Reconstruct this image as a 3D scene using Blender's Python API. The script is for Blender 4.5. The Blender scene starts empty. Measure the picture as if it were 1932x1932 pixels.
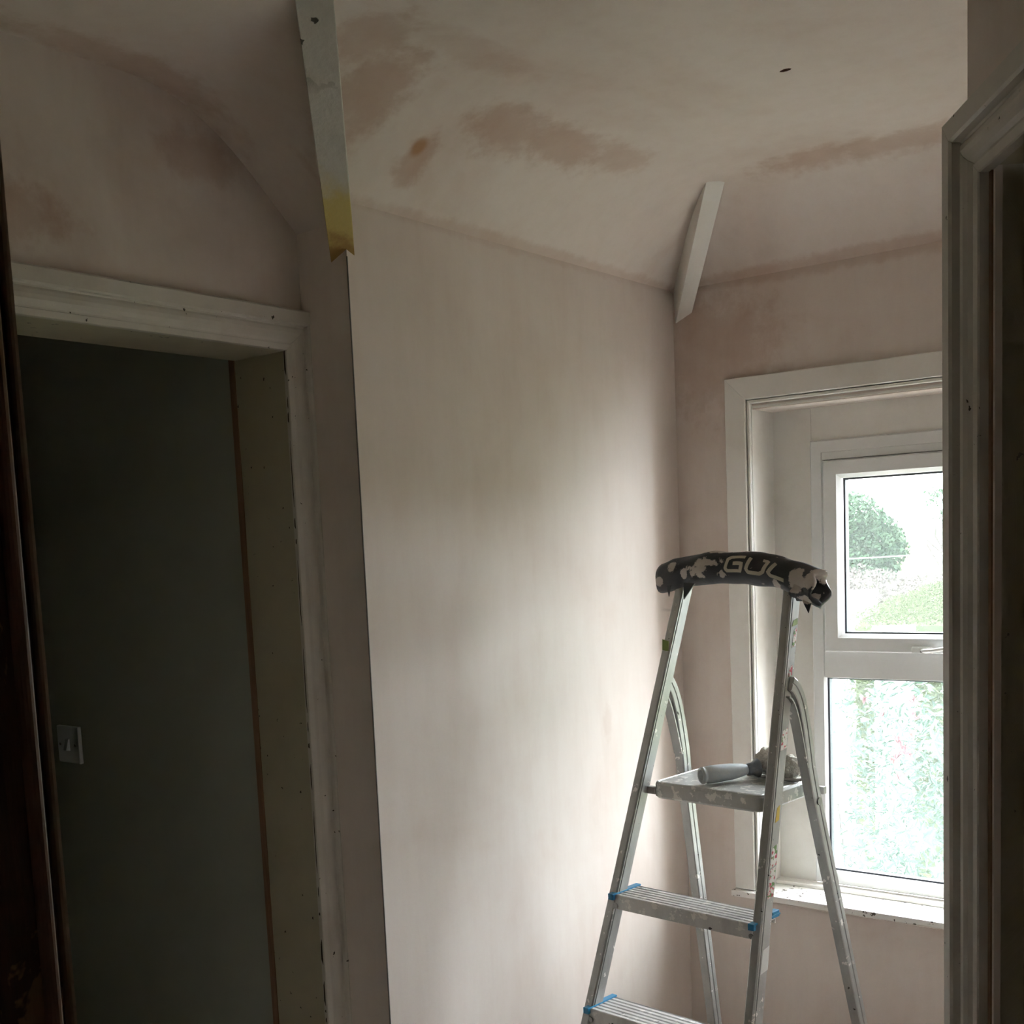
import bpy, bmesh, math, random
from mathutils import Vector, Matrix
random.seed(7)
S = bpy.context.scene
COL = S.collection
PI = math.pi

# ------------------------------------------------------------------ camera, sky, exposure
F_PX, W_PX, CX_PX, CY_PX = 2256.0, 1932.0, 966.0, 1288.0
CAM = Vector((-2.6902, -1.5405, 1.6))
yaw, pit, rol = (math.radians(a) for a in (37.99, -6.45, -2.49))
fw = Vector((math.cos(yaw) * math.cos(pit), math.sin(yaw) * math.cos(pit), math.sin(pit)))
r0 = Vector((math.sin(yaw), -math.cos(yaw), 0))
u0 = r0.cross(fw)
rt = math.cos(rol) * r0 + math.sin(rol) * u0
up = -math.sin(rol) * r0 + math.cos(rol) * u0
cd = bpy.data.cameras.new('camera')
cam = bpy.data.objects.new('camera', cd)
COL.objects.link(cam)
cam.matrix_world = Matrix(((rt.x, up.x, -fw.x, CAM.x), (rt.y, up.y, -fw.y, CAM.y), (rt.z, up.z, -fw.z, CAM.z), (0, 0, 0, 1)))
cd.sensor_fit = 'HORIZONTAL'
cd.sensor_width = 36
cd.lens = 36 * F_PX / W_PX
cd.shift_x = (W_PX / 2 - CX_PX) / W_PX
cd.shift_y = (CY_PX - W_PX / 2) / W_PX
cd.clip_start = 0.02
cd.clip_end = 5000
S.camera = cam

w = bpy.data.worlds.new('overcast_sky')
S.world = w
w.use_nodes = True
bg = w.node_tree.nodes['Background']
bg.inputs[0].default_value = (0.90, 0.96, 1.0, 1)
bg.inputs[1].default_value = 1.0
S.view_settings.view_transform = 'Standard'
S.view_settings.look = 'None'
S.view_settings.gamma = 1
S.view_settings.use_curve_mapping = False
S.view_settings.exposure = 4.85
S.cycles.diffuse_bounces = 5
S.cycles.max_bounces = 10
S.cycles.transparent_max_bounces = 12
S.cycles.caustics_reflective = False
S.cycles.caustics_refractive = False


# ------------------------------------------------------------------ materials
def nt(name):
    m = bpy.data.materials.new(name)
    m.use_nodes = True
    t = m.node_tree
    return m, t, t.nodes, t.links, t.nodes['Principled BSDF']


def coord(n, l, kind='Object', scale=(1, 1, 1)):
    if kind == 'World':
        g = n.new('ShaderNodeNewGeometry')
        src = g.outputs['Position']
    else:
        g = n.new('ShaderNodeTexCoord')
        src = g.outputs[kind]
    mp = n.new('ShaderNodeMapping')
    mp.inputs['Scale'].default_value = scale
    l.new(src, mp.inputs['Vector'])
    return mp.outputs['Vector']


def noise(n, l, vec, scale, detail=4, rough=0.55, dist=0.0):
    x = n.new('ShaderNodeTexNoise')
    x.inputs['Scale'].default_value = scale
    x.inputs['Detail'].default_value = detail
    x.inputs['Roughness'].default_value = rough
    x.inputs['Distortion'].default_value = dist
    l.new(vec, x.inputs['Vector'])
    return x.outputs['Fac']


def ramp(n, l, fac, a, b, lo=0.0, hi=1.0):
    x = n.new('ShaderNodeMapRange')
    x.interpolation_type = 'SMOOTHSTEP'
    x.inputs['From Min'].default_value = a
    x.inputs['From Max'].default_value = b
    x.inputs['To Min'].default_value = lo
    x.inputs['To Max'].default_value = hi
    l.new(fac, x.inputs['Value'])
    return x.outputs['Result']


def mth(n, l, op, a, b=None, clamp=False):
    x = n.new('ShaderNodeMath')
    x.operation = op
    x.use_clamp = clamp
    for i, v in enumerate((a, b)):
        if v is None:
            continue
        if isinstance(v, (int, float)):
            x.inputs[i].default_value = v
        else:
            l.new(v, x.inputs[i])
    return x.outputs[0]


def mixc(n, l, fac, a, b):
    x = n.new('ShaderNodeMix')
    x.data_type = 'RGBA'
    if isinstance(fac, (int, float)):
        x.inputs[0].default_value = fac
    else:
        l.new(fac, x.inputs[0])
    for i, v in ((6, a), (7, b)):
        if isinstance(v, tuple):
            x.inputs[i].default_value = v + (1,)
        else:
            l.new(v, x.inputs[i])
    return x.outputs[2]


def bump(n, l, h, strength, dist, bsdf):
    b = n.new('ShaderNodeBump')
    b.inputs['Strength'].default_value = strength
    b.inputs['Distance'].default_value = dist
    l.new(h, b.inputs['Height'])
    l.new(b.outputs[0], bsdf.inputs['Normal'])


def blobmask(n, l, vec, blobs, warp=0.35, nscale=14):
    """soft ellipsoidal patches (centre, radii, strength), edges broken up by noise"""
    acc = None
    nz = n.new('ShaderNodeTexNoise')
    nz.inputs['Scale'].default_value = nscale
    nz.inputs['Detail'].default_value = 6
    nz.inputs['Roughness'].default_value = 0.65
    l.new(vec, nz.inputs['Vector'])
    for c, r, s in blobs:
        a = n.new('ShaderNodeVectorMath')
        a.operation = 'SUBTRACT'
        l.new(vec, a.inputs[0])
        a.inputs[1].default_value = c
        b = n.new('ShaderNodeVectorMath')
        b.operation = 'MULTIPLY'
        l.new(a.outputs[0], b.inputs[0])
        b.inputs[1].default_value = tuple(1 / q for q in r)
        d = n.new('ShaderNodeVectorMath')
        d.operation = 'LENGTH'
        l.new(b.outputs[0], d.inputs[0])
        e = mth(n, l, 'ADD', d.outputs['Value'], mth(n, l, 'MULTIPLY', mth(n, l, 'SUBTRACT', nz.outputs['Fac'], 0.5), warp * 2))
        m = ramp(n, l, e, 0.35, 1.0, s, 0.0)
        acc = m if acc is None else mth(n, l, 'MAXIMUM', acc, m)
    return acc


def plaster(name, dry, damp, blobs=(), amount=0.5, stain=None, stains=()):
    m, t, n, l, b = nt(name)
    v = coord(n, l, 'World')
    big = ramp(n, l, noise(n, l, v, 2.2, 5, 0.6, 0.4), 0.42, 0.72)
    vs = coord(n, l, 'World', (5, 5, 1.0))
    streak = ramp(n, l, noise(n, l, vs, 5, 5, 0.6), 0.35, 0.75)
    f = mth(n, l, 'MULTIPLY', big, amount)
    f = mth(n, l, 'ADD', f, mth(n, l, 'MULTIPLY', streak, 0.10))
    if blobs:
        f = mth(n, l, 'ADD', f, blobmask(n, l, v, blobs, 0.7, 24), True)
    c = mixc(n, l, mth(n, l, 'MINIMUM', f, 1.0), dry, damp)
    if stains:
        c = mixc(n, l, blobmask(n, l, v, stains, 0.2), c, stain)
    l.new(c, b.inputs['Base Color'])
    b.inputs['Roughness'].default_value = 0.8
    b.inputs['Specular IOR Level'].default_value = 0.25
    bump(n, l, noise(n, l, coord(n, l, 'World', (1, 1, 0.4)), 11, 3, 0.6), 0.25, 0.006, b)
    return m


def paint(name, col, dirt=(0.25, 0.2, 0.15), rough=0.5, amount=0.35, chips=0.0, chipcol=(0.05, 0.035, 0.025), bmp=0.15, scale=7):
    m, t, n, l, b = nt(name)
    v = coord(n, l, 'World')
    f = mth(n, l, 'MULTIPLY', ramp(n, l, noise(n, l, v, scale, 5, 0.6), 0.4, 0.8), amount)
    c = mixc(n, l, f, col, dirt)
    if chips > 0:
        k = ramp(n, l, noise(n, l, v, 75, 3, 0.5), 0.745 - chips, 0.765 - chips)
        c = mixc(n, l, k, c, chipcol)
    l.new(c, b.inputs['Base Color'])
    b.inputs['Roughness'].default_value = rough
    bump(n, l, noise(n, l, v, 60, 3), bmp, 0.002, b)
    return m


def flat(name, col, rough=0.6, metal=0.0, spec=0.5):
    m, t, n, l, b = nt(name)
    v = coord(n, l)
    c = mixc(n, l, mth(n, l, 'MULTIPLY', noise(n, l, v, 12, 3), 0.35), col, tuple(x * 0.6 for x in col))
    l.new(c, b.inputs['Base Color'])
    b.inputs['Roughness'].default_value = rough
    b.inputs['Metallic'].default_value = metal
    b.inputs['Specular IOR Level'].default_value = spec
    return m


def wood(name, a, c, rough=0.6, patches=None, thr=0.62):
    m, t, n, l, b = nt(name)
    v = coord(n, l, 'World', (22, 22, 1.6))
    col = mixc(n, l, ramp(n, l, noise(n, l, v, 3, 6, 0.65, 0.6), 0.3, 0.75), a, c)
    if patches:
        v2 = coord(n, l, 'World', (2.4, 2.4, 0.8))
        k = ramp(n, l, noise(n, l, v2, 9, 5, 0.7, 0.5), thr, thr + 0.03)
        col = mixc(n, l, k, col, patches)
    l.new(col, b.inputs['Base Color'])
    b.inputs['Roughness'].default_value = rough
    bump(n, l, noise(n, l, v, 5, 4), 0.3, 0.003, b)
    return m


M = {}
DRY, DAMP = (0.745, 0.67, 0.62), (0.48, 0.325, 0.245)
M['plaster_left'] = plaster('skim_plaster_left', DRY, DAMP, [
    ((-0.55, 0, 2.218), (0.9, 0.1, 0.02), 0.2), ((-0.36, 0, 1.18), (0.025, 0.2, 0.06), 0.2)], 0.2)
M['plaster_back'] = plaster('skim_plaster_back', DRY, DAMP, [
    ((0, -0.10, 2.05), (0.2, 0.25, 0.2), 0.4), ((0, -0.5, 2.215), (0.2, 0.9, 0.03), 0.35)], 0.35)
M['plaster_dark'] = plaster('skim_plaster_door_wall', DRY, DAMP, [
    ((-1.34, 0.12, 2.27), (0.12, 0.3, 0.06), 0.4), ((-1.7, 0.12, 2.12), (0.14, 0.3, 0.06), 0.5)], 0.45)
M['plaster_ceiling'] = plaster('skim_plaster_ceiling', DRY, DAMP, [
    ((-0.90, -0.19, 2.37), (0.15, 0.08, 0.3), 0.5), ((-0.74, -0.20, 2.37), (0.19, 0.07, 0.3), 0.55), ((-0.58, -0.225, 2.37), (0.12, 0.06, 0.3), 0.42),
    ((-0.27, -0.50, 2.37), (0.07, 0.18, 0.3), 0.5), ((-0.245, -0.66, 2.37), (0.06, 0.22, 0.3), 0.5),
    ((-1.035, -0.08, 2.28), (0.045, 0.075, 0.1), 0.55), ((-1.22, -0.16, 2.35), (0.09, 0.16, 0.2), 0.6), ((-1.32, -0.26, 2.37), (0.08, 0.12, 0.2), 0.5),
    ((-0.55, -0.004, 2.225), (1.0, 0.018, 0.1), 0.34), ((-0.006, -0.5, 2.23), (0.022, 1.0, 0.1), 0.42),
    ((-1.5, 0.09, 2.37), (0.3, 0.06, 0.2), 0.45), ((-1.15, -0.32, 2.37), (0.2, 0.06, 0.2), 0.25)],
    0.26, (0.42, 0.23, 0.10), [((-1.048, -0.103, 2.305), (0.022, 0.025, 0.05), 0.8)])
M['plaster_room'] = plaster('skim_plaster_room', DRY, DAMP, (), 0.35)
M['green_wall'] = paint('pale_green_emulsion', (0.43, 0.455, 0.39), (0.33, 0.35, 0.29), 0.75, 0.5, 0.0, scale=3)
M['arch_white'] = paint('old_white_gloss', (0.64, 0.605, 0.55), (0.38, 0.33, 0.28), 0.45, 0.5, 0.03)
M['lining'] = paint('cream_gloss_lining', (0.50, 0.46, 0.34), (0.36, 0.32, 0.22), 0.45, 0.5, 0.035)
M['bare_edge'] = wood('bare_brown_edge', (0.22, 0.12, 0.07), (0.34, 0.2, 0.13))
M['win_wood'] = paint('window_white_gloss', (0.80, 0.78, 0.74), (0.55, 0.50, 0.42), 0.4, 0.35, 0.0)
M['upvc'] = paint('white_upvc', (0.82, 0.83, 0.83), (0.66, 0.66, 0.63), 0.35, 0.3, 0.0, bmp=0.03)
M['sill'] = paint('speckled_white_sill', (0.84, 0.82, 0.79), (0.62, 0.58, 0.5), 0.4, 0.25, 0.125, (0.12, 0.10, 0.08))
M['gasket'] = flat('dark_gasket', (0.03, 0.035, 0.045), 0.5)
M['timber_white'] = paint('flaking_white_timber', (0.62, 0.61, 0.56), (0.36, 0.34, 0.30), 0.75, 0.45, 0.045, (0.08, 0.07, 0.06), 0.5)
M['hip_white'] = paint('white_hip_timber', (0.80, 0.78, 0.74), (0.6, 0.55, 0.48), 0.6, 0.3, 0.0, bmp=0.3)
M['stripped'] = wood('stripped_dark_pine', (0.045, 0.020, 0.012), (0.11, 0.05, 0.028), 0.55, (0.26, 0.15, 0.07), 0.575)
M['stripped_bead'] = wood('stripped_brown_bead', (0.16, 0.075, 0.04), (0.24, 0.12, 0.065), 0.5)
M['stripped_edge'] = wood('worn_pale_edge', (0.34, 0.25, 0.18), (0.46, 0.36, 0.27), 0.5)
M['floor'] = wood('floor_boards', (0.22, 0.16, 0.11), (0.32, 0.235, 0.165))
M['chip'] = flat('dark_chipped_wood', (0.035, 0.022, 0.014), 0.8)
M['zinc'] = flat('galvanised_bead', (0.22, 0.21, 0.20), 0.6, 0.0)


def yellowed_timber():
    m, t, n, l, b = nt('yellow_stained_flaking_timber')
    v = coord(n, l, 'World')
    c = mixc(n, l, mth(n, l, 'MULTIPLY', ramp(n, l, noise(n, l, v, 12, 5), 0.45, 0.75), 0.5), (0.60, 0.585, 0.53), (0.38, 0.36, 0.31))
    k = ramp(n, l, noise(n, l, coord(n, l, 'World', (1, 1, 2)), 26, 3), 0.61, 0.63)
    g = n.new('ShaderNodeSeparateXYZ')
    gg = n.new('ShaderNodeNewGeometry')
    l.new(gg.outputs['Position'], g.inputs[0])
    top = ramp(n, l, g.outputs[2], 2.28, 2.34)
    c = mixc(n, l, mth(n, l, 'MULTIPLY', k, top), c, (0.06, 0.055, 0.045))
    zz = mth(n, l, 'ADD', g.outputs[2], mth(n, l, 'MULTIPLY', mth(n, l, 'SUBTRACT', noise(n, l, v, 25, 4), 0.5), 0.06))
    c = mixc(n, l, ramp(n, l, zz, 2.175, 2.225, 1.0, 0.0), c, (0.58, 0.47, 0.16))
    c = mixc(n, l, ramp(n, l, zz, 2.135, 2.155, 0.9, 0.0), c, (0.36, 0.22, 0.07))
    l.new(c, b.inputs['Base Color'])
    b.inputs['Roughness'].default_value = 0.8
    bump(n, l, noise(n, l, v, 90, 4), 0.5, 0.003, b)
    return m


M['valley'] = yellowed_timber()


def glass(name, haze):
    m, t, n, l, b = nt(name)
    out = n['Material Output']
    tr = n.new('ShaderNodeBsdfTransparent')
    tr.inputs[0].default_value = (0.97, 0.985, 0.985, 1)
    gl = n.new('ShaderNodeBsdfGlossy')
    gl.inputs['Roughness'].default_value = 0.02
    tl = n.new('ShaderNodeBsdfTranslucent')
    tl.inputs[0].default_value = (0.95, 0.98, 1.0, 1)
    a = n.new('ShaderNodeMixShader')
    a.inputs[0].default_value = 0.03
    l.new(tr.outputs[0], a.inputs[1])
    l.new(gl.outputs[0], a.inputs[2])
    c = n.new('ShaderNodeMixShader')
    c.inputs[0].default_value = haze
    l.new(a.outputs[0], c.inputs[1])
    l.new(tl.outputs[0], c.inputs[2])
    l.new(c.outputs[0], out.inputs['Surface'])
    return m


M['glass'] = glass('misted_glass', 0.015)


def drops():
    m, t, n, l, b = nt('rain_drops')
    b.inputs['Base Color'].default_value = (1, 1, 1, 1)
    b.inputs['Transmission Weight'].default_value = 1
    b.inputs['Roughness'].default_value = 0.03
    b.inputs['IOR'].default_value = 1.33
    return m


M['drops'] = drops()


def ali(name, col=(0.44, 0.44, 0.425), metal=0.55, splat=0.64, rough=0.42):
    m, t, n, l, b = nt(name)
    v = coord(n, l)
    c = mixc(n, l, mth(n, l, 'MULTIPLY', ramp(n, l, noise(n, l, coord(n, l, 'Object', (1, 1, 0.35)), 20, 5, 0.65), 0.4, 0.75), 0.6), col, tuple(x * 0.62 for x in col))
    k = ramp(n, l, noise(n, l, v, 46, 4, 0.6), splat, splat + 0.03)
    c = mixc(n, l, k, c, (0.80, 0.78, 0.74))
    d = ramp(n, l, noise(n, l, v, 70, 2, 0.5), 0.735, 0.75)
    c = mixc(n, l, d, c, (0.06, 0.055, 0.05))
    l.new(c, b.inputs['Base Color'])
    l.new(mth(n, l, 'MULTIPLY', mth(n, l, 'SUBTRACT', 1.0, k), metal), b.inputs['Metallic'])
    b.inputs['Roughness'].default_value = rough
    bump(n, l, k, 0.2, 0.001, b)
    return m


M['ali'] = ali('spattered_aluminium')
M['ali_dull'] = ali('dull_aluminium', (0.46, 0.45, 0.43), 0.4)
M['platform'] = ali('spattered_platform_metal', (0.55, 0.55, 0.53), 0.35, 0.56)
M['tread'] = ali('pale_worn_tread', (0.66, 0.65, 0.63), 0.25, 0.58)
M['blue'] = flat('blue_plastic', (0.02, 0.23, 0.45), 0.4)
M['rivet'] = flat('steel_rivet', (0.35, 0.35, 0.34), 0.35, 0.8)
M['rubber'] = flat('black_rubber', (0.03, 0.03, 0.03), 0.8)


def foam_mat():
    m, t, n, l, b = nt('plaster_smeared_black_foam')
    v = coord(n, l)
    bl = [((-0.092, 0.06, 1.548), (0.040, 0.05, 0.038), 1.0), ((-0.075, 0.06, 1.556), (0.06, 0.05, 0.020), 0.9), ((-0.16, 0.06, 1.545), (0.022, 0.06, 0.014), 0.8),
          ((-0.195, 0.08, 1.515), (0.014, 0.06, 0.012), 0.9), ((-0.13, 0.08, 1.528), (0.012, 0.06, 0.016), 0.7),
          ((-0.038, 0.05, 1.528), (0.010, 0.08, 0.015), 1.0), ((0.135, 0.08, 1.515), (0.028, 0.06, 0.028), 0.75), ((0.17, 0.10, 1.515), (0.02, 0.05, 0.025), 0.8),
          ((0.085, 0.08, 1.505), (0.013, 0.06, 0.014), 0.7), ((0.15, 0.10, 1.478), (0.02, 0.06, 0.012), 0.7),
          ((0.0, 0.12, 1.575), (0.2, 0.05, 0.006), 0.5)]
    k = blobmask(n, l, v, bl, 0.9, 42)
    sp = ramp(n, l, noise(n, l, v, 60, 3), 0.69, 0.71)
    k = mth(n, l, 'MAXIMUM', ramp(n, l, k, 0.12, 0.3), mth(n, l, 'MULTIPLY', sp, 0.7))
    c = mixc(n, l, k, (0.018, 0.022, 0.028), mixc(n, l, noise(n, l, v, 30, 4), (0.62, 0.57, 0.52), (0.36, 0.31, 0.28)))
    l.new(c, b.inputs['Base Color'])
    b.inputs['Roughness'].default_value = 0.55
    bump(n, l, noise(n, l, v, 45, 4), 0.5, 0.004, b)
    return m


M['foam'] = foam_mat()
M['letter'] = flat('beige_print', (0.52, 0.48, 0.38), 0.7)
M['roller_grey'] = paint('plaster_coated_grey_plastic', (0.55, 0.60, 0.63), (0.78, 0.78, 0.76), 0.5, 0.8, 0.0, scale=40)
M['collar'] = paint('blue_grey_collar', (0.16, 0.18, 0.21), (0.5, 0.5, 0.5), 0.45, 0.5, 0.0, scale=50)


def fuzzy():
    m, t, n, l, b = nt('matted_cream_pile')
    v = coord(n, l, 'World')
    f = noise(n, l, v, 160, 4, 0.7)
    l.new(mixc(n, l, ramp(n, l, f, 0.3, 0.7), (0.66, 0.62, 0.55), (0.90, 0.88, 0.82)), b.inputs['Base Color'])
    b.inputs['Roughness'].default_value = 0.95
    bump(n, l, f, 0.7, 0.004, b)
    return m


M['fuzzy'] = fuzzy()


def sticker_mat():
    m, t, n, l, b = nt('torn_colour_sticker')
    v = coord(n, l)
    f = noise(n, l, v, 110, 3)
    c = mixc(n, l, ramp(n, l, f, 0.40, 0.5), (0.55, 0.08, 0.12), (0.72, 0.70, 0.66))
    c = mixc(n, l, ramp(n, l, noise(n, l, v, 75, 2), 0.56, 0.6), c, (0.16, 0.28, 0.10))
    l.new(c, b.inputs['Base Color'])
    b.inputs['Roughness'].default_value = 0.5
    return m


M['sticker'] = sticker_mat()
M['sticker_yellow'] = flat('yellow_sticker', (0.62, 0.45, 0.06), 0.5)
M['sticker_green'] = flat('olive_sticker', (0.22, 0.30, 0.07), 0.5)
M['sticker_white'] = flat('white_tape', (0.72, 0.72, 0.70), 0.5)
M['rust'] = flat('rust_brown_scrap', (0.30, 0.12, 0.04), 0.7)
M['switch'] = flat('white_switch_plastic', (0.80, 0.84, 0.88), 0.35)


# ------------------------------------------------------------------ mesh helpers
class MB:
    def __init__(self):
        self.v, self.f = [], []

    def add(self, verts, faces):
        o = len(self.v)
        self.v += [tuple(p) for p in verts]
        self.f += [tuple(i + o for i in f) for f in faces]
        return self

    def box(self, x0, x1, y0, y1, z0, z1):
        return self.add([(x0, y0, z0), (x1, y0, z0), (x1, y1, z0), (x0, y1, z0), (x0, y0, z1), (x1, y0, z1), (x1, y1, z1), (x0, y1, z1)],
                        [(0, 3, 2, 1), (4, 5, 6, 7), (0, 1, 5, 4), (1, 2, 6, 5), (2, 3, 7, 6), (3, 0, 4, 7)])

    def obox(self, o, ax, ay, az, a, b, c):
        """box in the frame o + i*ax + j*ay + k*az, with (lo, hi) ranges a, b, c"""
        pts = [o + ax * i + ay * j + az * k for k in c for (i, j) in ((a[0], b[0]), (a[1], b[0]), (a[1], b[1]), (a[0], b[1]))]
        return self.add(pts, [(0, 3, 2, 1), (4, 5, 6, 7), (0, 1, 5, 4), (1, 2, 6, 5), (2, 3, 7, 6), (3, 0, 4, 7)])

    def loft(self, rings, closed=True, caps=True):
        k = len(rings[0])
        vs = [p for r in rings for p in r]
        fs = []
        for i in range(len(rings) - 1):
            for j in range(k if closed else k - 1):
                a, b = i * k + j, i * k + (j + 1) % k
                fs.append((a, b, b + k, a + k))
        if caps:
            fs.append(tuple(range(k))[::-1])
            fs.append(tuple(range((len(rings) - 1) * k, len(rings) * k)))
        return self.add(vs, fs)

    def tube(self, pts, rad, seg=12, caps=True, flat=1.0):
        pts = [Vector(p) for p in pts]
        rings = []
        up_ = Vector((0, 0, 1))
        for i, p in enumerate(pts):
            t = (pts[min(i + 1, len(pts) - 1)] - pts[max(i - 1, 0)]).normalized()
            if abs(t.dot(up_)) > 0.95:
                up_ = Vector((1, 0, 0)) if abs(t.x) < 0.9 else Vector((0, 1, 0))
            s = t.cross(up_).normalized()
            q = s.cross(t).normalized()
            r = rad(i / (len(pts) - 1)) if callable(rad) else rad
            rings.append([p + s * (r * math.cos(2 * PI * j / seg)) + q * (r * flat * math.sin(2 * PI * j / seg)) for j in range(seg)])
        return self.loft(rings, True, caps)

    def build(self, name, mat, parent=None, bevel=0.0, smooth=False, seg=2):
        me = bpy.data.meshes.new(name)
        me.from_pydata(self.v, [], self.f)
        bm = bmesh.new()
        bm.from_mesh(me)
        bmesh.ops.recalc_face_normals(bm, faces=bm.faces)
        if bevel:
            bmesh.ops.bevel(bm, geom=list(bm.edges), offset=bevel, segments=seg, affect='EDGES', profile=0.6)
        bm.to_mesh(me)
        bm.free()
        me.materials.append(M[mat] if isinstance(mat, str) else mat)
        if smooth:
            for p in me.polygons:
                p.use_smooth = True
        o = bpy.data.objects.new(name, me)
        COL.objects.link(o)
        if parent:
            o.parent = parent
        return o


def empty(name, loc=(0, 0, 0), rz=0.0):
    o = bpy.data.objects.new(name, None)
    COL.objects.link(o)
    o.location = loc
    o.rotation_euler = (0, 0, rz)
    o.empty_display_size = 0.1
    return o


def tag(o, label=None, cat=None, group=None, kind=None):
    for k, v in (('label', label), ('category', cat), ('group', group), ('kind', kind)):
        if v:
            o[k] = v
    return o


def struct(o, label=None):
    return tag(o, label, kind='structure')


V = Vector
EX, EY, EZ = V((1, 0, 0)), V((0, 1, 0)), V((0, 0, 1))


def bar(p0, p1, U, N, prof, k0=0.0, k1=0.0, gap=0.0):
    """moulding: profile points (a, b) = (across, proud), mitred ends shifted by k*a along the run"""
    T = (p1 - p0).normalized()
    r0_ = [p0 + U * a + N * b + T * (k0 * a + gap) for a, b in prof]
    r1_ = [p1 + U * a + N * b + T * (k1 * a - gap) for a, b in prof]
    return MB().loft([r0_, r1_])


# ------------------------------------------------------------------ room shell
L = -1.136           # where the left wall ends in a convex corner
DY = 0.124           # recessed wall with the doorway
ZC = 2.37            # flat ceiling
HT = 2.46            # walls run on above the ceiling

struct(MB().box(L, 0.30, 0, 0.30, 0, HT).build('wall_left', 'plaster_left', smooth=False), 'newly skimmed pale pink plaster wall beside the stepladder')
# window wall, opening y -1.0 .. -0.20, z 0.70 .. 1.93
WY0, WY1, WZ0, WZ1 = -1.002, -0.208, 0.685, 1.905
mb = MB()
mb.box(0, 0.34, WY1, 0.0, 0, HT).box(0, 0.34, -1.32, WY0, 0, HT).box(0, 0.34, WY0, WY1, 0, WZ0).box(0, 0.34, WY0, WY1, WZ1, HT)
struct(mb.build('wall_back', 'plaster_back'), 'damp pink plaster wall around the window')
struct(MB().box(-1.28, 0.0, -1.32, -1.20, 0, HT).build('wall_right', 'plaster_room'))

# diagonal wall on the right, with a doorway
ca = math.radians(35.5)
CD = V((math.cos(ca), math.sin(ca), 0))
DN = V((-math.sin(ca), math.cos(ca), 0))
DA = V((-1.2987, -1.0866, 0))
DE = DA - DN * 0.029
DS = -CD
mb = MB()
mb.obox(DE, DS, DN, EZ, (0, 0.085), (-0.12, 0), (0, HT))
mb.obox(DE, DS, DN, EZ, (0.085, 0.845), (-0.12, 0), (2.0, HT))
mb.obox(DE, DS, DN, EZ, (0.845, 3.40), (-0.12, 0), (0, HT))
struct(mb.build('wall_diagonal', 'plaster_room'), 'brown plaster wall end above the grey door frame')
# recessed doorway wall
mb = MB()
mb.box(-1.157, L + 0.002, DY, 0.262, 0, HT).box(-3.30, -1.977, DY, 0.262, 0, HT).box(-1.977, -1.157, DY, 0.262, 1.999, HT)
struct(mb.build('wall_door', 'plaster_dark'), 'dark brown plaster wall above the open doorway')
# wall with the stripped frame, photographer stands in its opening
mb = MB()
mb.box(-2.36, -2.262, -0.765, DY, 0, HT).box(-2.36, -2.262, -1.82, -0.765, 2.03, HT).box(-2.36, -2.262, -1.98, -1.82, 0, HT)
struct(mb.build('wall_entry', 'plaster_room'))
struct(MB().box(-4.10, -2.36, -0.70, -0.60, 0, HT).build('wall_rear_left', 'plaster_room'))
struct(MB().box(-4.10, -4.0, -3.2, -0.70, 0, HT).build('wall_rear', 'plaster_room'))
# bedroom beyond the left doorway
struct(MB().box(-1.172, -1.05, 0.276, 3.2, 0, HT).build('wall_bedroom_right', 'green_wall'), 'pale green painted wall seen through the doorway')
struct(MB().box(-3.3, -1.05, 3.1, 3.2, 0, HT).build('wall_bedroom_far', 'green_wall'))
struct(MB().box(-3.4, -3.3, 0.124, 3.2, 0, HT).build('wall_bedroom_left', 'green_wall'))
struct(MB().box(-3.4, -1.0, 0.262, 3.2, ZC, ZC + 0.05).build('ceiling_bedroom', 'plaster_room'))
struct(MB().box(-4.2, 0.3, -3.3, 3.3, -0.12, 0).build('floor', 'floor'))


# ceiling: flat, with slopes above the left wall, the window wall and the short return
def smin(a, b, k=0.05):
    h = max(k - abs(a - b), 0) / k
    return min(a, b) - h * h * k * 0.25


def ceil_h(x, y):
    s1 = 2.215 - 0.87 * y
    s2 = 2.215 - 0.87 * x
    s3 = 2.18 - 0.87 * (x - L)
    return smin(ZC + 0.002 * math.sin(5 * x + 3 * y), smin(s2, -smin(-s1, -s3, 0.02), 0.012), 0.11)


def ticks(vals, step):
    out = []
    for a, b in zip(vals[:-1], vals[1:]):
        k = max(1, round((b - a) / step))
        out += [a + (b - a) * i / k for i in range(k)]
    return out + [vals[-1]]


HX, HY = -0.7296, -0.6445
xs = ticks([-4.1, -1.75, L, HX - 0.015, HX + 0.015, 0.0], 0.028)
ys = ticks([-3.2, -1.3, HY - 0.015, HY + 0.015, 0.0, DY], 0.028)
me_v, me_f, idx = [], [], {}
for i, x in enumerate(xs):
    for j, y in enumerate(ys):
        idx[i, j] = len(me_v)
        me_v.append((x, y, ceil_h(x, y)))
hole = None
for i in range(len(xs) - 1):
    for j in range(len(ys) - 1):
        mx, my = (xs[i] + xs[i + 1]) / 2, (ys[j] + ys[j + 1]) / 2
        if mx > L and my > 0:
            continue
        if abs(mx - HX) < 0.012 and abs(my - HY) < 0.012:
            hole = (idx[i, j], idx[i + 1, j], idx[i + 1, j + 1], idx[i, j + 1])
            continue
        me_f.append((idx[i, j], idx[i, j + 1], idx[i + 1, j + 1], idx[i + 1, j]))
z = ceil_h(HX, HY)
rim = []
for k in range(8):
    a = -3 * PI / 4 + k * PI / 4
    q = 1.0 + 0.25 * math.sin(3.1 * k)
    rim.append(len(me_v))
    me_v.append((HX + 0.006 * q * math.cos(a), HY + 0.0105 * q * math.sin(a), z))
for k in range(4):
    a, b = hole[k], hole[(k + 1) % 4]
    me_f += [(a, b, rim[2 * k + 1]), (a, rim[2 * k + 1], rim[2 * k]), (b, rim[(2 * k + 2) % 8], rim[2 * k + 1])]
mb = MB()
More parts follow.
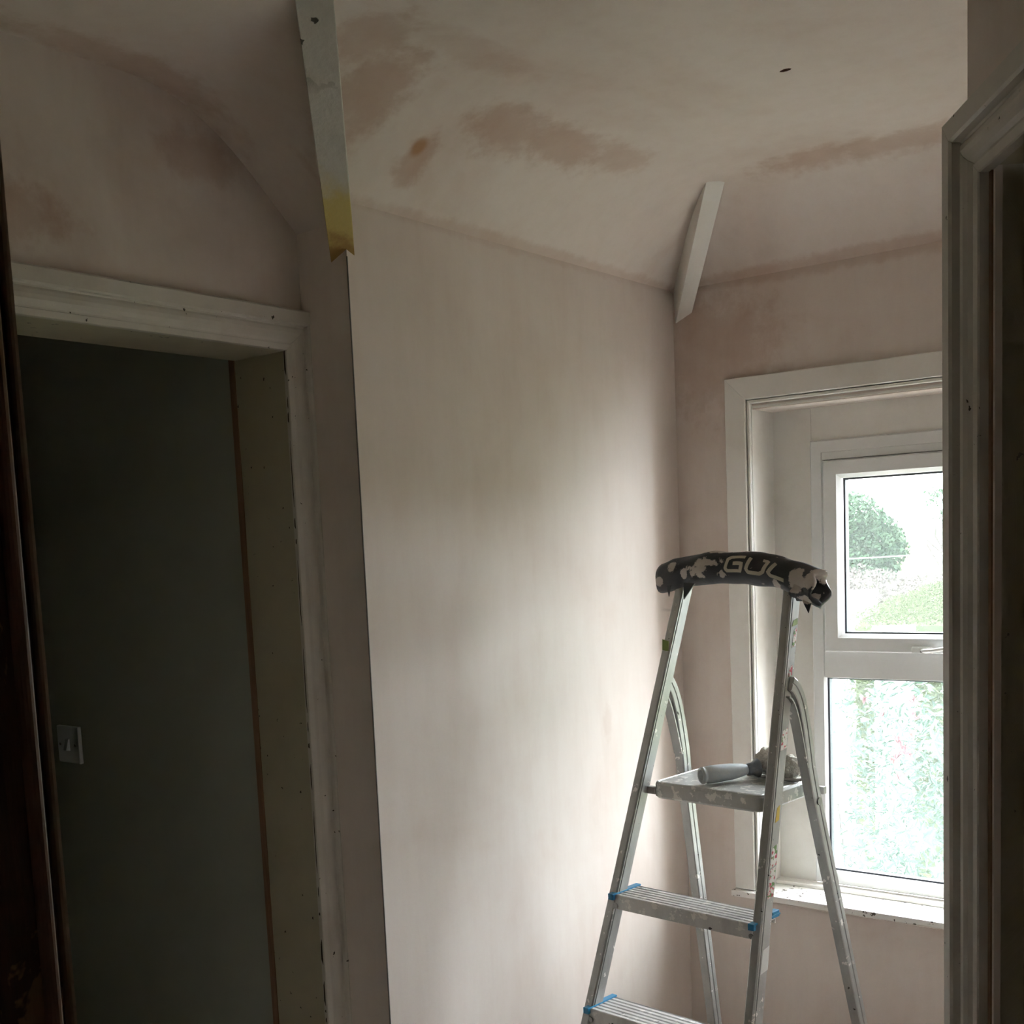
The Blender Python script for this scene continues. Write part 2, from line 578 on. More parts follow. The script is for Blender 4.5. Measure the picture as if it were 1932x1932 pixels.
mb.v, mb.f = me_v, me_f
ceiling = struct(mb.build('ceiling', 'plaster_ceiling', smooth=True), 'blotchy pink plaster ceiling with sloping edges')
hc = MB()
hc.loft([[me_v[i] for i in rim], [(me_v[i][0], me_v[i][1], z + 0.05) for i in rim]], True, False)
hc.add([(me_v[i][0], me_v[i][1], z + 0.05) for i in rim], [tuple(range(8))])
tag(hc.build('cable_hole', 'bare_edge', ceiling), 'small dark cable hole in the plaster')

# metal bead showing on the convex plaster corner
struct(MB().tube([(L - 0.0005, -0.0005, 0), (L - 0.0005, -0.0005, 2.12)], 0.0014, 6).build('trim_1', 'zinc', smooth=True), 'thin metal bead on the plaster corner')


# ------------------------------------------------------------------ exposed roof timbers
def roof_timber(name, o, ends, k, drop, mat, label, depth):
    """underside given by left / right offsets w at two run lengths t along the 45 degree run"""
    A = V((-1, -1, k))
    B = V((1, -1, 0)).normalized()
    up_ = V((k, k, 2)).normalized()
    (t0, l0, rr0), (t1, l1, rr1) = ends
    P = lambda t, w: o + A * t + B * w
    bt = [P(t0, l0), P(t0, rr0), P(t1, rr1), P(t1, l1)]
    tp = [p + up_ * depth for p in bt]
    mb = MB().add(bt + tp, [(0, 1, 2, 3), (4, 7, 6, 5), (0, 4, 5, 1), (1, 5, 6, 2), (2, 6, 7, 3), (3, 7, 4, 0)])
    e = empty(name, bt[0])
    b = mb.build('timber', mat, None, 0.0012)
    b.parent = e
    b.matrix_parent_inverse = Matrix.Translation(-V(bt[0]))
    return struct(tag(e, label)), e


def ext(t0, l0, r0_, t1, l1, r1_, ta, tb):
    f = lambda t, a, b: a + (b - a) * (t - t0) / (t1 - t0)
    return ((ta, f(ta, l0, l1), f(ta, r0_, r1_)), (tb, f(tb, l0, l1), f(tb, r0_, r1_)))


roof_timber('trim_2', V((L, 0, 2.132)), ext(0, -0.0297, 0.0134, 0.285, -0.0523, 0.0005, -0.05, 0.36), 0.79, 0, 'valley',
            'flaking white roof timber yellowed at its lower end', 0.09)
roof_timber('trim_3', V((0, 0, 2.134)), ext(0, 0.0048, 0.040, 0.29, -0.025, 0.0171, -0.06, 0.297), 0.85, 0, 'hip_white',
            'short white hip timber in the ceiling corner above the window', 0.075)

# ------------------------------------------------------------------ left doorway
ARCH = [(0, 0), (0, 0.020), (0.003, 0.0225), (0.024, 0.0225), (0.0265, 0.020), (0.0275, 0.0135), (0.030, 0.0125), (0.034, 0.0150), (0.041, 0.0170), (0.048, 0.0165),
        (0.054, 0.0140), (0.058, 0.0105), (0.0605, 0.0095), (0.0615, 0.0115), (0.071, 0.0105), (0.072, 0.009), (0.072, 0)]
FN = V((0, -1, 0))
d1 = struct(empty('door_1', (-1.567, DY, 0)), 'open doorway with old white architrave in the dark plaster wall')
xr, xl, zt = -1.115, -2.019, 2.041       # outer edges of the architrave


def part(o, parent):
    o.parent = parent
    o.matrix_parent_inverse = Matrix.Translation(-V(parent.location)) if parent.rotation_euler.z == 0 else parent.matrix_basis.inverted()
    return o


part(bar(V((xl, DY, zt)), V((xr, DY, zt)), V((0, 0, -1)), FN, ARCH, 1, -1, 0.0004).build('architrave_head', 'arch_white'), d1)
part(bar(V((xr, DY, 0)), V((xr, DY, zt)), V((-1, 0, 0)), FN, [(a, b * 0.93) for a, b in ARCH], 0, -1, 0.0008).build('architrave_leg', 'arch_white'), d1)
part(bar(V((xl, DY, 0)), V((xl, DY, zt)), V((1, 0, 0)), FN, [(a, b * 0.93) for a, b in ARCH], 0, -1, 0.0008).build('architrave_leg', 'arch_white'), d1)
jx, jl = -1.1845, -1.9495
part(MB().box(jx, jx + 0.0275, DY - 0.001, 0.262, 0, 1.999).build('lining_jamb', 'lining', None, 0.0015), d1)
part(MB().box(jl - 0.0275, jl, DY - 0.001, 0.262, 0, 1.999).build('lining_jamb', 'lining', None, 0.0015), d1)
part(MB().box(jl - 0.0275, jx + 0.0275, DY - 0.001, 0.262, 1.9690, 1.999).build('lining_head', 'lining', None, 0.0015), d1)
part(MB().box(jx - 0.0005, jx + 0.0275, 0.2625, 0.279, 0, 1.985).build('bare_wood_edge', 'bare_edge', None, 0.001), d1)

random.seed(17)
ch = MB()
zc_ = 0.05
while zc_ < 1.96:
    h_ = random.choice((0.006, 0.01, 0.02, 0.05, 0.12))
    w_ = random.uniform(0.0012, 0.0045) if h_ < 0.06 else 0.0014
    y0_ = DY - 0.0050
    ch.add([(jx - 0.0031, y0_, zc_), (jx - 0.0031, y0_ + w_, zc_ + h_ * 0.2), (jx - 0.0031, y0_ + w_ * 0.8, zc_ + h_ * 0.8), (jx - 0.0031, y0_, zc_ + h_),
            (jx - 0.0020, y0_, zc_), (jx - 0.0020, y0_ + w_, zc_ + h_ * 0.2), (jx - 0.0020, y0_ + w_ * 0.8, zc_ + h_ * 0.8), (jx - 0.0020, y0_, zc_ + h_)],
           [(0, 1, 2, 3), (4, 7, 6, 5), (0, 4, 5, 1), (1, 5, 6, 2), (2, 6, 7, 3), (3, 7, 4, 0)])
    zc_ += h_ + random.uniform(0.004, 0.05)
tag(part(ch.build('chipped_joint', 'chip'), d1), 'dark chipped paint along the architrave joint')

# light switch on the green wall
sw = tag(empty('light_switch', (-1.172, 0.935, 1.195)), 'white plastic light switch on the pale green wall', 'switch')
mb = MB().box(-0.010, 0, -0.043, 0.043, -0.043, 0.043)
mb.build('plate', 'switch', sw, 0.003)
MB().add([(-0.010, -0.007, -0.014), (-0.010, 0.007, -0.014), (-0.010, 0.007, 0.014), (-0.010, -0.007, 0.014), (-0.020, -0.006, -0.012), (-0.020, 0.006, -0.012), (-0.013, 0.006, 0.012), (-0.013, -0.006, 0.012)],
         [(0, 1, 2, 3), (4, 7, 6, 5), (0, 4, 5, 1), (1, 5, 6, 2), (2, 6, 7, 3), (3, 7, 4, 0)]).build('rocker', 'switch', sw)
for sy in (-0.03, 0.03):
    MB().tube([(-0.0115, sy, 0), (-0.009, sy, 0)], 0.0035, 10).build('screw', 'rivet', sw)

# ------------------------------------------------------------------ right doorway in the diagonal wall
d2 = struct(empty('door_2', DE), 'dusty grey-white moulded door frame with mitred head')
AR2 = [(a, b * 1.29) for a, b in ARCH]
s0, s1 = 0.0, 0.93
part(bar(DE + DS * s0, DE + DS * s0 + EZ * 2.041, DS, DN, AR2, 0, -1, 0.0004).build('architrave_leg', 'arch_white'), d2)
part(bar(DE + DS * s0 + EZ * 2.041, DE + DS * s1 + EZ * 2.041, -EZ, DN, AR2, 1, -1, 0.0004).build('architrave_head', 'arch_white'), d2)
part(bar(DE + DS * s1, DE + DS * s1 + EZ * 2.041, -DS, DN, AR2, 0, -1, 0.0004).build('architrave_leg', 'arch_white'), d2)
part(MB().obox(DE, DS, DN, EZ, (0.060, 0.085), (-0.121, -0.006), (0, 2.0)).build('lining_jamb', 'lining', None, 0.0015), d2)
part(MB().obox(DE, DS, DN, EZ, (0.0721, 0.080), (-0.0062, 0.002), (0, 1.97)).build('bare_wood_edge', 'bare_edge'), d2)
part(MB().obox(DE, DS, DN, EZ, (0.845, 0.870), (-0.121, -0.002), (0, 2.0)).build('lining_jamb', 'lining', None, 0.0015), d2)
part(MB().obox(DE, DS, DN, EZ, (0.060, 0.870), (-0.121, -0.002), (1.972, 2.0)).build('lining_head', 'lining', None, 0.0015), d2)
leaf = MB().obox(DE, DS, DN, EZ, (0.086, 0.844), (-0.118, -0.084), (0.005, 1.97)).build('door_leaf', 'arch_white', None, 0.002)
part(leaf, d2)
for a, b, c, d in ((0.19, 0.42, 0.25, 0.85), (0.51, 0.74, 0.25, 0.85), (0.19, 0.42, 1.0, 1.80), (0.51, 0.74, 1.0, 1.80)):
    part(MB().obox(DE, DS, DN, EZ, (a, b), (-0.085, -0.078), (c, d)).build('door_panel', 'arch_white', None, 0.003), d2)

# ------------------------------------------------------------------ stripped frame at the photographer's side
d3 = struct(empty('door_3', (-2.31, -0.78, 0)), 'dark stripped timber door frame with patches of old paint')


def zprism(poly, z0, z1):
    return MB().loft([[(x, y, z0) for x, y in poly], [(x, y, z1) for x, y in poly]])


part(zprism([(-2.40, -0.765), (-2.40, -0.786), (-2.2655, -0.786), (-2.2655, -0.782), (-2.2485, -0.782), (-2.2485, -0.765)], 0, 2.03).build('jamb', 'stripped'), d3)
arc = [(-2.2598 + 0.0058 * math.cos(a), -0.786 - 0.0085 * math.sin(a)) for a in [PI * i / 8 for i in range(9)]]
part(zprism([(-2.254, -0.781)] + arc + [(-2.2656, -0.781)], 0, 2.03).build('bead', 'stripped_bead', smooth=False), d3)
part(zprism([(-2.2485, -0.765), (-2.2485, -0.7895), (-2.2470, -0.791), (-2.2448, -0.791), (-2.2440, -0.789), (-2.2440, -0.765)], 0, 2.03).build('edge_strip', 'stripped_edge'), d3)
part(MB().box(-2.40, -2.245, -1.82, -0.765, 2.03, 2.055).build('frame_head', 'stripped'), d3)
part(MB().box(-2.40, -2.245, -1.82, -1.80, 0, 2.03).build('jamb', 'stripped'), d3)

# ------------------------------------------------------------------ window
W1 = struct(empty('window_1', (0, -0.605, 0.70)), 'white window with a top-hung sash above a fixed pane')
WNX = V((-1, 0, 0))
cas = [(0, 0), (0, 0.016), (0.002, 0.018), (0.052, 0.018), (0.054, 0.016), (0.054, 0)]
yo0, yo1, zo = -0.146, -1.064, 1.982
part(bar(V((0, yo0, 0.715)), V((0, yo0, zo)), V((0, -1, 0)), WNX, cas, 0, -1, 0.0006).build('casing_leg', 'win_wood'), W1)
part(bar(V((0, yo1, 0.715)), V((0, yo1, zo)), V((0, 1, 0)), WNX, cas, 0, -1, 0.0006).build('casing_leg', 'win_wood'), W1)
part(bar(V((0, yo0, zo)), V((0, yo1, zo)), V((0, 0, -1)), WNX, cas, 1, -1, 0.0006).build('casing_head', 'win_wood'), W1)
bd = [(0, 0), (0, 0.010), (0.0015, 0.0125), (0.0065, 0.0125), (0.008, 0.010), (0.008, 0)]
part(bar(V((0, yo0 - 0.0555, 0.715)), V((0, yo0 - 0.0555, zo - 0.0555)), V((0, -1, 0)), WNX, bd, 0, -1, 0.0005).build('bead', 'win_wood'), W1)
part(bar(V((0, yo1 + 0.0555, 0.715)), V((0, yo1 + 0.0555, zo - 0.0555)), V((0, 1, 0)), WNX, bd, 0, -1, 0.0005).build('bead', 'win_wood'), W1)
part(bar(V((0, yo0 - 0.0555, zo - 0.0555)), V((0, yo1 + 0.0555, zo - 0.0555)), V((0, 0, -1)), WNX, bd, 1, -1, 0.0005).build('bead', 'win_wood'), W1)
# reveal boards and packing boards
part(MB().box(-0.004, 0.130, -0.211, -0.2065, 0.70, 1.912).build('reveal_board', 'win_wood'), W1)
part(MB().box(-0.004, 0.130, -1.0035, -0.999, 0.70, 1.912).build('reveal_board', 'win_wood'), W1)
part(MB().box(-0.004, 0.130, -0.999, -0.211, 1.908, 1.913).build('reveal_head', 'win_wood'), W1)


def ring_closed(y0, y1, z0, z1, prof):
    prof = prof + [prof[0]]
    loops = [[(x, y0 - w_, z0 + w_), (x, y1 + w_, z0 + w_), (x, y1 + w_, z1 - w_), (x, y0 - w_, z1 - w_)] for w_, x in prof]
    return MB().loft(loops, True, False)


part(MB().box(0.110, 0.150, -0.3115, -0.2105, 0.722, 1.909).build('packing_board', 'win_wood', None, 0.001), W1)
part(MB().box(0.110, 0.150, -0.9995, -0.8985, 0.722, 1.909).build('packing_board', 'win_wood', None, 0.001), W1)
part(MB().box(0.1102, 0.150, -0.8985, -0.3115, 1.8245, 1.909).build('packing_head', 'win_wood', None, 0.001), W1)
part(ring_closed(-0.3100, -0.9000, 0.724, 1.826, [(0, 0.135), (0, 0.107), (0.004, 0.101), (0.030, 0.100), (0.036, 0.106), (0.036, 0.135)]).build('frame', 'upvc'), W1)
random.seed(3)
for YC in (-0.605,):
    m2 = lambda y: 2 * YC - y
    e0 = YC + 0.262
    part(MB().box(0.100, 0.135, m2(e0), e0, 1.247, 1.3150).build('transom', 'upvc', None, 0.002), W1)
    part(MB().box(0.113, 0.135, m2(e0), e0, 1.7725, 1.795).box(0.1003, 0.113, m2(e0), e0, 1.7775, 1.795).build('frame_infill', 'upvc'), W1)
    sy0 = YC + 0.256
    sash = part(ring_closed(sy0, m2(sy0), 1.3125, 1.7745, [(0, 0.132), (0, 0.090), (0.003, 0.087), (0.034, 0.087), (0.043, 0.097), (0.0435, 0.112), (0.0435, 0.132)]).build('sash', 'upvc'), W1)
    sash.matrix_parent_inverse = Matrix.Translation(-V(W1.location))

    def sub(o, par):
        o.parent = par
        return o
    G0 = sy0 - 0.0430
    G1, GZ0, GZ1 = m2(G0), 1.3555, 1.7315
    sub(ring_closed(G0, G1, GZ0, GZ1, [(0, 0.109), (0.0045, 0.111), (0.0045, 0.130), (0, 0.130)]).build('gasket', 'gasket'), sash)
    sub(MB().box(0.1165, 0.1205, G1 + 0.001, G0 - 0.001, GZ0 + 0.001, GZ1 - 0.001).build('glass_pane', 'glass'), sash)
    mb = MB()
    for i in range(110):
        y = random.uniform(G1 + 0.008, G0 - 0.008)
        zz = random.uniform(GZ0 + 0.008, GZ1 - 0.07)
        r = random.choice((0.0007, 0.0009, 0.0011, 0.0014))
        a = [(0.1207, y + r * math.cos(k * PI / 4), zz + r * 1.3 * math.sin(k * PI / 4)) for k in range(8)]
        b = [(0.1207 + r * 0.5, y + 0.6 * r * math.cos(k * PI / 4), zz + r * 0.78 * math.sin(k * PI / 4)) for k in range(8)]
        mb.loft([a, b])
    rd = sub(mb.build('raindrops', 'drops', smooth=True), sash)
    rd['kind'] = 'stuff'
    hy = YC + 0.015
    sub(MB().box(0.077, 0.088, hy - 0.024, hy + 0.024, 1.3130, 1.3290).build('handle_base', 'upvc', None, 0.003), sash)
    lever = [(0.080, hy - 0.004, 1.3205), (0.071, hy - 0.012, 1.3205), (0.066, hy - 0.035, 1.323), (0.064, hy - 0.07, 1.329), (0.064, hy - 0.11, 1.331)]
    sub(MB().tube(lever, lambda t: 0.0075 - 0.002 * t, 10, True, 0.75).build('handle_lever', 'upvc', smooth=True), sash)
    sub(MB().tube([(0.0785, hy, 1.3185), (0.075, hy, 1.3185)], 0.0032, 10).build('lock_button', 'rivet'), sash)
    # fixed lower pane
    LG0 = e0 - 0.0028
    LG1, LZ0, LZ1 = m2(LG0), 0.7595, 1.2475
    part(ring_closed(LG0, LG1, LZ0, LZ1, [(0, 0.108), (0.0045, 0.111), (0.0045, 0.130), (0, 0.130)]).build('gasket', 'gasket'), W1)
    part(MB().box(0.1165, 0.1205, LG1 + 0.001, LG0 - 0.001, LZ0 + 0.001, LZ1 - 0.001).build('glass_pane', 'glass'), W1)
# sill
sl = part(zprism([(-0.034, -0.142), (-0.034, -1.068), (0.0, -1.068), (0.0, WY0 + 0.001), (0.104, WY0 + 0.001), (0.104, WY1 - 0.001), (0.0, WY1 - 0.001), (0.0, -0.142)], 0.6975, 0.7125).build('sill', 'sill', None, 0.002), W1)
part(MB().box(0.076, 0.112, WY0 + 0.004, WY1 - 0.004, 0.712, 0.7225).build('sill_moulding', 'win_wood', None, 0.003), W1)

# ------------------------------------------------------------------ stepladder
psi = -0.104
LO = V((-0.63, -0.429, 0))
lad = tag(empty('stepladder', LO, psi - PI / 2), 'plaster-spattered aluminium stepladder with black foam-wrapped handrail by the window', 'ladder')
ZP = 1.15


def fu(z, side):     # right-hand (+u) edge of a front stile at height z
    return -0.171 - 0.07 * (ZP - z) if side < 0 else 0.134 + 0.07 * (ZP - z)


def fv(z):
    return -0.326 * (ZP - z)


SW, SD = 0.021, 0.034
for side in (-1, 1):
    sec = [(0, 0.0), (0.003, -0.0025), (SW - 0.003, -0.0025), (SW, 0.0), (SW, 0.0025), (SW - 0.0022, 0.0035), (SW - 0.0022, 0.0055), (SW, 0.0065),
           (SW, SD - 0.003), (SW - 0.003, SD), (0.003, SD), (0, SD - 0.003)]
    rings = [[(fu(z, side) - SW + a, fv(z) + b, z) for a, b in sec] for z in (0.02, 1.10, 1.505)]
    MB().loft(rings).build('front_stile', 'ali', lad)
    MB().box(fu(0, side) - SW - 0.004, fu(0, side) + 0.004, fv(0) - 0.006, fv(0) + SD + 0.004, 0, 0.035).build('rubber_foot', 'rubber', lad, 0.003)


def ru(z, side):
    return -0.168 - 0.064 * (ZP - z) if side < 0 else 0.132 + 0.064 * (ZP - z)


for side in (-1, 1):
    # centre line of the leg in (v, z): bracket curve at the top then a straight run
    vz = []
    for i in range(13):
        t = i / 12
        a, b, c_, d_ = (0.072, 1.318), (0.118, 1.300), (0.128, 1.20), (0.147, 1.10)
        q = (1 - t)
        vz.append(tuple(q ** 3 * a[k] + 3 * q * q * t * b[k] + 3 * q * t * t * c_[k] + t ** 3 * d_[k] for k in (0, 1)))
    vz += [(0.147 + 0.239 * (1.10 - z), z) for z in (0.8, 0.4, 0.02)]
    rings, lip = [], []
    for i, (v_, z_) in enumerate(vz):
        a, b = vz[max(i - 1, 0)], vz[min(i + 1, len(vz) - 1)]
        tx, tz = b[0] - a[0], b[1] - a[1]
        k = math.hypot(tx, tz)
        nx, nz_ = -tz / k, tx / k            # outward (backward / up)
        u = ru(min(z_, 1.15), side)
        hw = 0.014
        sec = [(-SW, -hw), (-0.0015, -hw), (0, -hw + 0.002), (0, -0.002), (-0.002, -0.001), (-0.002, 0.001), (0, 0.002), (0, hw - 0.002), (-0.002, hw), (-SW, hw)]
        rings.append([(u + a_, v_ + nx * b_, z_ + nz_ * b_) for a_, b_ in sec])
        if i < 11:
            o_ = 0.026 - 0.012 * (i / 10) ** 2
            lip.append([(u + a_, v_ - nx * (o_ + b_), z_ - nz_ * (o_ + b_)) for a_, b_ in ((-SW, 0), (0, 0), (0, 0.003), (-SW, 0.003))])
    leg = MB().loft(rings).build('rear_leg', 'ali', lad)
    MB().loft(lip).build('bracket_lip', 'ali', leg)
    uu, vv = ru(0, side), 0.147 + 0.239 * 1.10
    MB().box(uu - SW - 0.004, uu + 0.004, vv - 0.018, vv + 0.018, 0, 0.03).build('rubber_foot', 'rubber', lad, 0.003)
    uz = ru(1.075, side)
    MB().tube([(uz - 0.001, 0.147 + 0.239 * 0.025, 1.075), (uz + 0.003, 0.147 + 0.239 * 0.025, 1.075)], 0.008, 14).build('rivet', 'rivet', lad)
for zb in (0.30, 0.72):
    a, b = ru(zb, -1) - 0.004, ru(zb, 1) - SW + 0.004
    v_ = 0.147 + 0.239 * (1.10 - zb)
    if zb < 0.5:
        MB().box(a, b, v_ - 0.004, v_ + 0.006, zb - 0.012, zb + 0.012).build('rear_brace', 'ali_dull', lad, 0.001)

# treads
for i in (1, 2, 3, 4):
    zt_ = 0.222 * i
    u_l, u_r = fu(zt_, -1) - SW * 0.2, fu(zt_, 1) - SW * 0.8
    v0 = fv(zt_) - 0.006
    dpt = 0.078
    prof = [(v0, zt_ - 0.030), (v0, zt_ - 0.002)]
    nr = 6
    stp = dpt / nr
    for r in range(nr):
        a = v0 + r * stp
        prof += [(a + 0.0008, zt_), (a + stp * 0.58, zt_), (a + stp * 0.60, zt_ - 0.007), (a + stp * 0.95, zt_ - 0.007)]
    prof += [(v0 + dpt, zt_), (v0 + dpt + 0.001, zt_ - 0.018), (v0 + dpt - 0.002, zt_ - 0.018), (v0 + dpt - 0.002, zt_ - 0.010), (v0 + 0.003, zt_ - 0.010), (v0 + 0.003, zt_ - 0.030)]
    tr = MB().loft([[(u_l, a, b) for a, b in prof], [(u_r, a, b) for a, b in prof]]).build('tread', 'tread', lad)
    for side, ue in ((-1, u_l), (1, u_r)):
        e0, e1 = (ue - 0.008, ue + 0.005) if side < 0 else (ue - 0.005, ue + 0.008)
        cp = MB()
        cp.box(e0, e1, v0 - 0.010, v0 + dpt + 0.006, zt_ - 0.001, zt_ + 0.0028)
        cp.box(e0, e1, v0 - 0.010, v0 - 0.002, zt_ - 0.010, zt_ + 0.002)
        if side > 0:
            cp.box(ue - 0.006, ue + 0.007, v0 + 0.058, v0 + dpt + 0.004, zt_ - 0.004, zt_ + 0.0085)
        cp.build('end_cap', 'blue', lad, 0.001)
        ur = (ue + 0.004) if side < 0 else (ue - 0.002)
        MB().tube([(ur, v0 - 0.0035, zt_ - 0.023), (ur, v0 + 0.002, zt_ - 0.023)], 0.0058, 12).build('rivet', 'rivet', lad)
# platform
zpl = 1.110
pl = MB()
corner = [(-0.158, 0.002), (0.104, -0.004), (0.098, 0.205), (-0.164, 0.210)]


def rounded(pts, r, seg=5):
    out = []
    n_ = len(pts)
    for i in range(n_):
        p, a, b = V(pts[i] + (0,)), V(pts[i - 1] + (0,)), V(pts[(i + 1) % n_] + (0,))
        da, db = (a - p).normalized(), (b - p).normalized()
        c_ = p + (da + db) * r
        for k in range(seg + 1):
            t = k / seg
            q = (p + da * r) * (1 - t) ** 2 + p * 2 * t * (1 - t) + (p + db * r) * t * t
            out.append((q.x, q.y))
    return out


rr_ = rounded(corner, 0.018)
cx = sum(p[0] for p in rr_) / len(rr_)
cy = sum(p[1] for p in rr_) / len(rr_)
sc = lambda s_: [(cx + (p[0] - cx) * s_, cy + (p[1] - cy) * s_) for p in rr_]
lv = [(sc(0.97), zpl - 0.034), (sc(1.0), zpl - 0.030), (sc(1.0), zpl - 0.006), (sc(0.985), zpl - 0.001), (sc(0.965), zpl), (sc(0.945), zpl - 0.0025), (sc(0.93), zpl - 0.0005), (sc(0.2), zpl)]
pl.loft([[(x, y, z_) for x, y in ps] for ps, z_ in lv])
pl.build('platform', 'platform', lad)
for v_, side in ((0.012, -1), (0.012, 1), (0.190, 1), (0.190, -1)):
    ui = (-0.176, -0.155) if side < 0 else (0.098, 0.122)
    if v_ > 0.1:
        ui = (-0.176, -0.155) if side < 0 else (0.094, 0.130)
    MB().box(ui[0], ui[1], v_ - 0.006, v_ + 0.006, zpl - 0.028, zpl - 0.013).build('pivot_bar', 'ali_dull', lad, 0.001)
# stickers on the right stile
random.seed(5)
for z0, z1, mat, w0, w1 in ((1.425, 1.44, 'sticker_green', 0.010, 0.030), (1.385, 1.422, 'sticker', 0.016, 0.030), (1.33, 1.352, 'sticker', 0.012, 0.026), (1.195, 1.235, 'sticker', 0.008, 0.030),
                            (1.065, 1.095, 'sticker_yellow', 0.012, 0.026), (0.985, 1.025, 'sticker', 0.008, 0.030), (0.93, 0.985, 'sticker', 0.008, 0.030), (0.80, 0.845, 'sticker_white', 0.007, 0.033)):
    pts = []
    for x_ in (0.0, 0.0006):
        pts += [(fu(z0, 1) + x_, fv(z0) + w0, z0), (fu(z0, 1) + x_, fv(z0) + w1, z0 + 0.003), (fu(z1, 1) + x_, fv(z1) + w1 - 0.002, z1), (fu(z1, 1) + x_, fv(z1) + w0 + 0.002, z1 - 0.004)]
    MB().add(pts, [(0, 1, 2, 3), (4, 7, 6, 5), (0, 4, 5, 1), (1, 5, 6, 2), (2, 6, 7, 3), (3, 7, 4, 0)]).build('sticker', mat, lad)
zs = 1.375
MB().add([(fu(zs, -1) - SW + a, fv(zs) - 0.0032 + b, z_) for b in (0, 0.0008) for a, z_ in ((0.002, zs), (0.018, zs - 0.004), (0.019, zs + 0.018), (0.003, zs + 0.022))],
         [(0, 1, 2, 3), (4, 7, 6, 5), (0, 4, 5, 1), (1, 5, 6, 2), (2, 6, 7, 3), (3, 7, 4, 0)]).build('sticker', 'sticker_green', lad)

# foam grip: arched, lumpy, open at the right end
HV = 0.122
ctr = [(-0.203, 1.520), (-0.175, 1.529), (-0.14, 1.535), (-0.095, 1.539), (-0.05, 1.5405), (0.0, 1.540), (0.037, 1.536), (0.075, 1.529), (0.112, 1.517), (0.145, 1.506), (0.172, 1.497)]


def cz(u):
    for (a, za), (b, zb) in zip(ctr[:-1], ctr[1:]):
        if u <= b or b == ctr[-1][0]:
            t = (u - a) / (b - a)
            return za + (zb - za) * t


def gr(u):
    return 0.0325 + 0.0012 * math.sin(60 * u) + (0.005 * max(0, (u - 0.10) / 0.07) if u > 0.1 else 0) - (0.002 if u < -0.17 else 0)


def gpt(u, th, off=0.0):
    r = gr(u) + off + 0.0012 * math.sin(3 * th + 40 * u) + 0.0008 * math.sin(5 * th - 90 * u)
    hook = 0.02 * max(0, (u - 0.12) / 0.06) ** 2
    du = 0.0
    return (u + du, HV - hook - r * math.cos(th), cz(u) + r * math.sin(th))


NS = 28
rings = []
for i in range(45):
    u = -0.203 + 0.375 * i / 44
    ring_ = []
    for j in range(NS):
        th = 2 * PI * j / NS
        p = gpt(u, th)
        if i == 44:
            p = (p[0] + 0.006 * math.sin(4 * th), p[1], p[2])
        ring_.append(p)
    rings.append(ring_)


def scaled(ring_, s_, du):
    c_ = [sum(p[k] for p in ring_) / len(ring_) for k in range(3)]
    return [(p[0] + du, c_[1] + (p[1] - c_[1]) * s_, c_[2] + (p[2] - c_[2]) * s_) for p in ring_]


last = rings[-1]
rings += [scaled(last, 0.82, 0.003), scaled(last, 0.66, -0.002), scaled(last, 0.60, -0.05), scaled(last, 0.02, -0.051)]
first = [scaled(rings[0], 0.02, 0.03), scaled(rings[0], 0.6, 0.03), scaled(rings[0], 0.7, 0.0)]
grip = MB().loft(first + rings).build('foam_grip', 'foam', lad, smooth=True)
grip['label'] = 'black foam sleeve smeared with plaster and printed with beige letters'
# printed letters, thin raised strokes that follow the foam
GL = [[(1.0, 1.0), (0.22, 1.0), (0.05, 0.86), (0.0, 0.2), (0.12, 0.0), (0.86, 0.0), (0.93, 0.52), (0.42, 0.52)]]
UL = [[(0.12, 1.0), (0.0, 0.2), (0.14, 0.0), (0.74, 0.0), (0.9, 0.16), (1.0, 1.0), (0.72, 1.0)]]
LL = [[(0.32, 1.0), (0.02, 0.2), (0.18, 0.0), (1.0, 0.0)]]


def letter(strokes, ua, ub, ta, tb, wd):
    mb = MB()
    for st in strokes:
        pts = [(ua + (ub - ua) * (x + 0.10 * y), ta + (tb - ta) * y) for x, y in st]
        dense = []
        for (a, b), (c_, d_) in zip(pts[:-1], pts[1:]):
            k = 5
            dense += [(a + (c_ - a) * i / k, b + (d_ - b) * i / k) for i in range(k)]
        dense.append(pts[-1])
        left, right, l2, r2 = [], [], [], []
        for i, (a, b) in enumerate(dense):
            p, q = dense[max(i - 1, 0)], dense[min(i + 1, len(dense) - 1)]
            tx, ty = q[0] - p[0], (q[1] - p[1]) * 0.034
            k = math.hypot(tx, ty) or 1
            nx, ny = -ty / k * wd / 2, tx / k * wd / 2 / 0.034
            left.append(gpt(a + nx, b + ny, 0.0007))
            right.append(gpt(a - nx, b - ny, 0.0007))
            l2.append(gpt(a + nx, b + ny, -0.0015))
            r2.append(gpt(a - nx, b - ny, -0.0015))
        mb.loft([[a, b, c_, d_] for a, b, c_, d_ in zip(left, right, r2, l2)])
    return mb


for st, a, b in ((GL, -0.030, 0.012), (UL, 0.020, 0.062), (LL, 0.068, 0.104)):
    letter(st, a, b, -0.16, 0.72, 0.0072).build('letter', 'letter', grip)
fl = MB().add([(0.150, HV - 0.045, 1.478), (0.166, HV - 0.040, 1.470), (0.164, HV - 0.046, 1.453), (0.150, HV - 0.042, 1.4785), (0.166, HV - 0.037, 1.4705), (0.164, HV - 0.044, 1.453)],
              [(0, 1, 2), (3, 5, 4), (0, 3, 4, 1), (1, 4, 5, 2), (2, 5, 3, 0)])
fl.build('torn_flap', 'foam', grip)
tp_ = MB().add([(-0.125, 0.083, 1.513), (-0.100, 0.086, 1.511), (-0.132, 0.092, 1.478), (-0.125, 0.086, 1.513), (-0.100, 0.089, 1.511), (-0.132, 0.095, 1.478)],
               [(0, 1, 2), (3, 5, 4), (0, 3, 4, 1), (1, 4, 5, 2), (2, 5, 3, 0)])
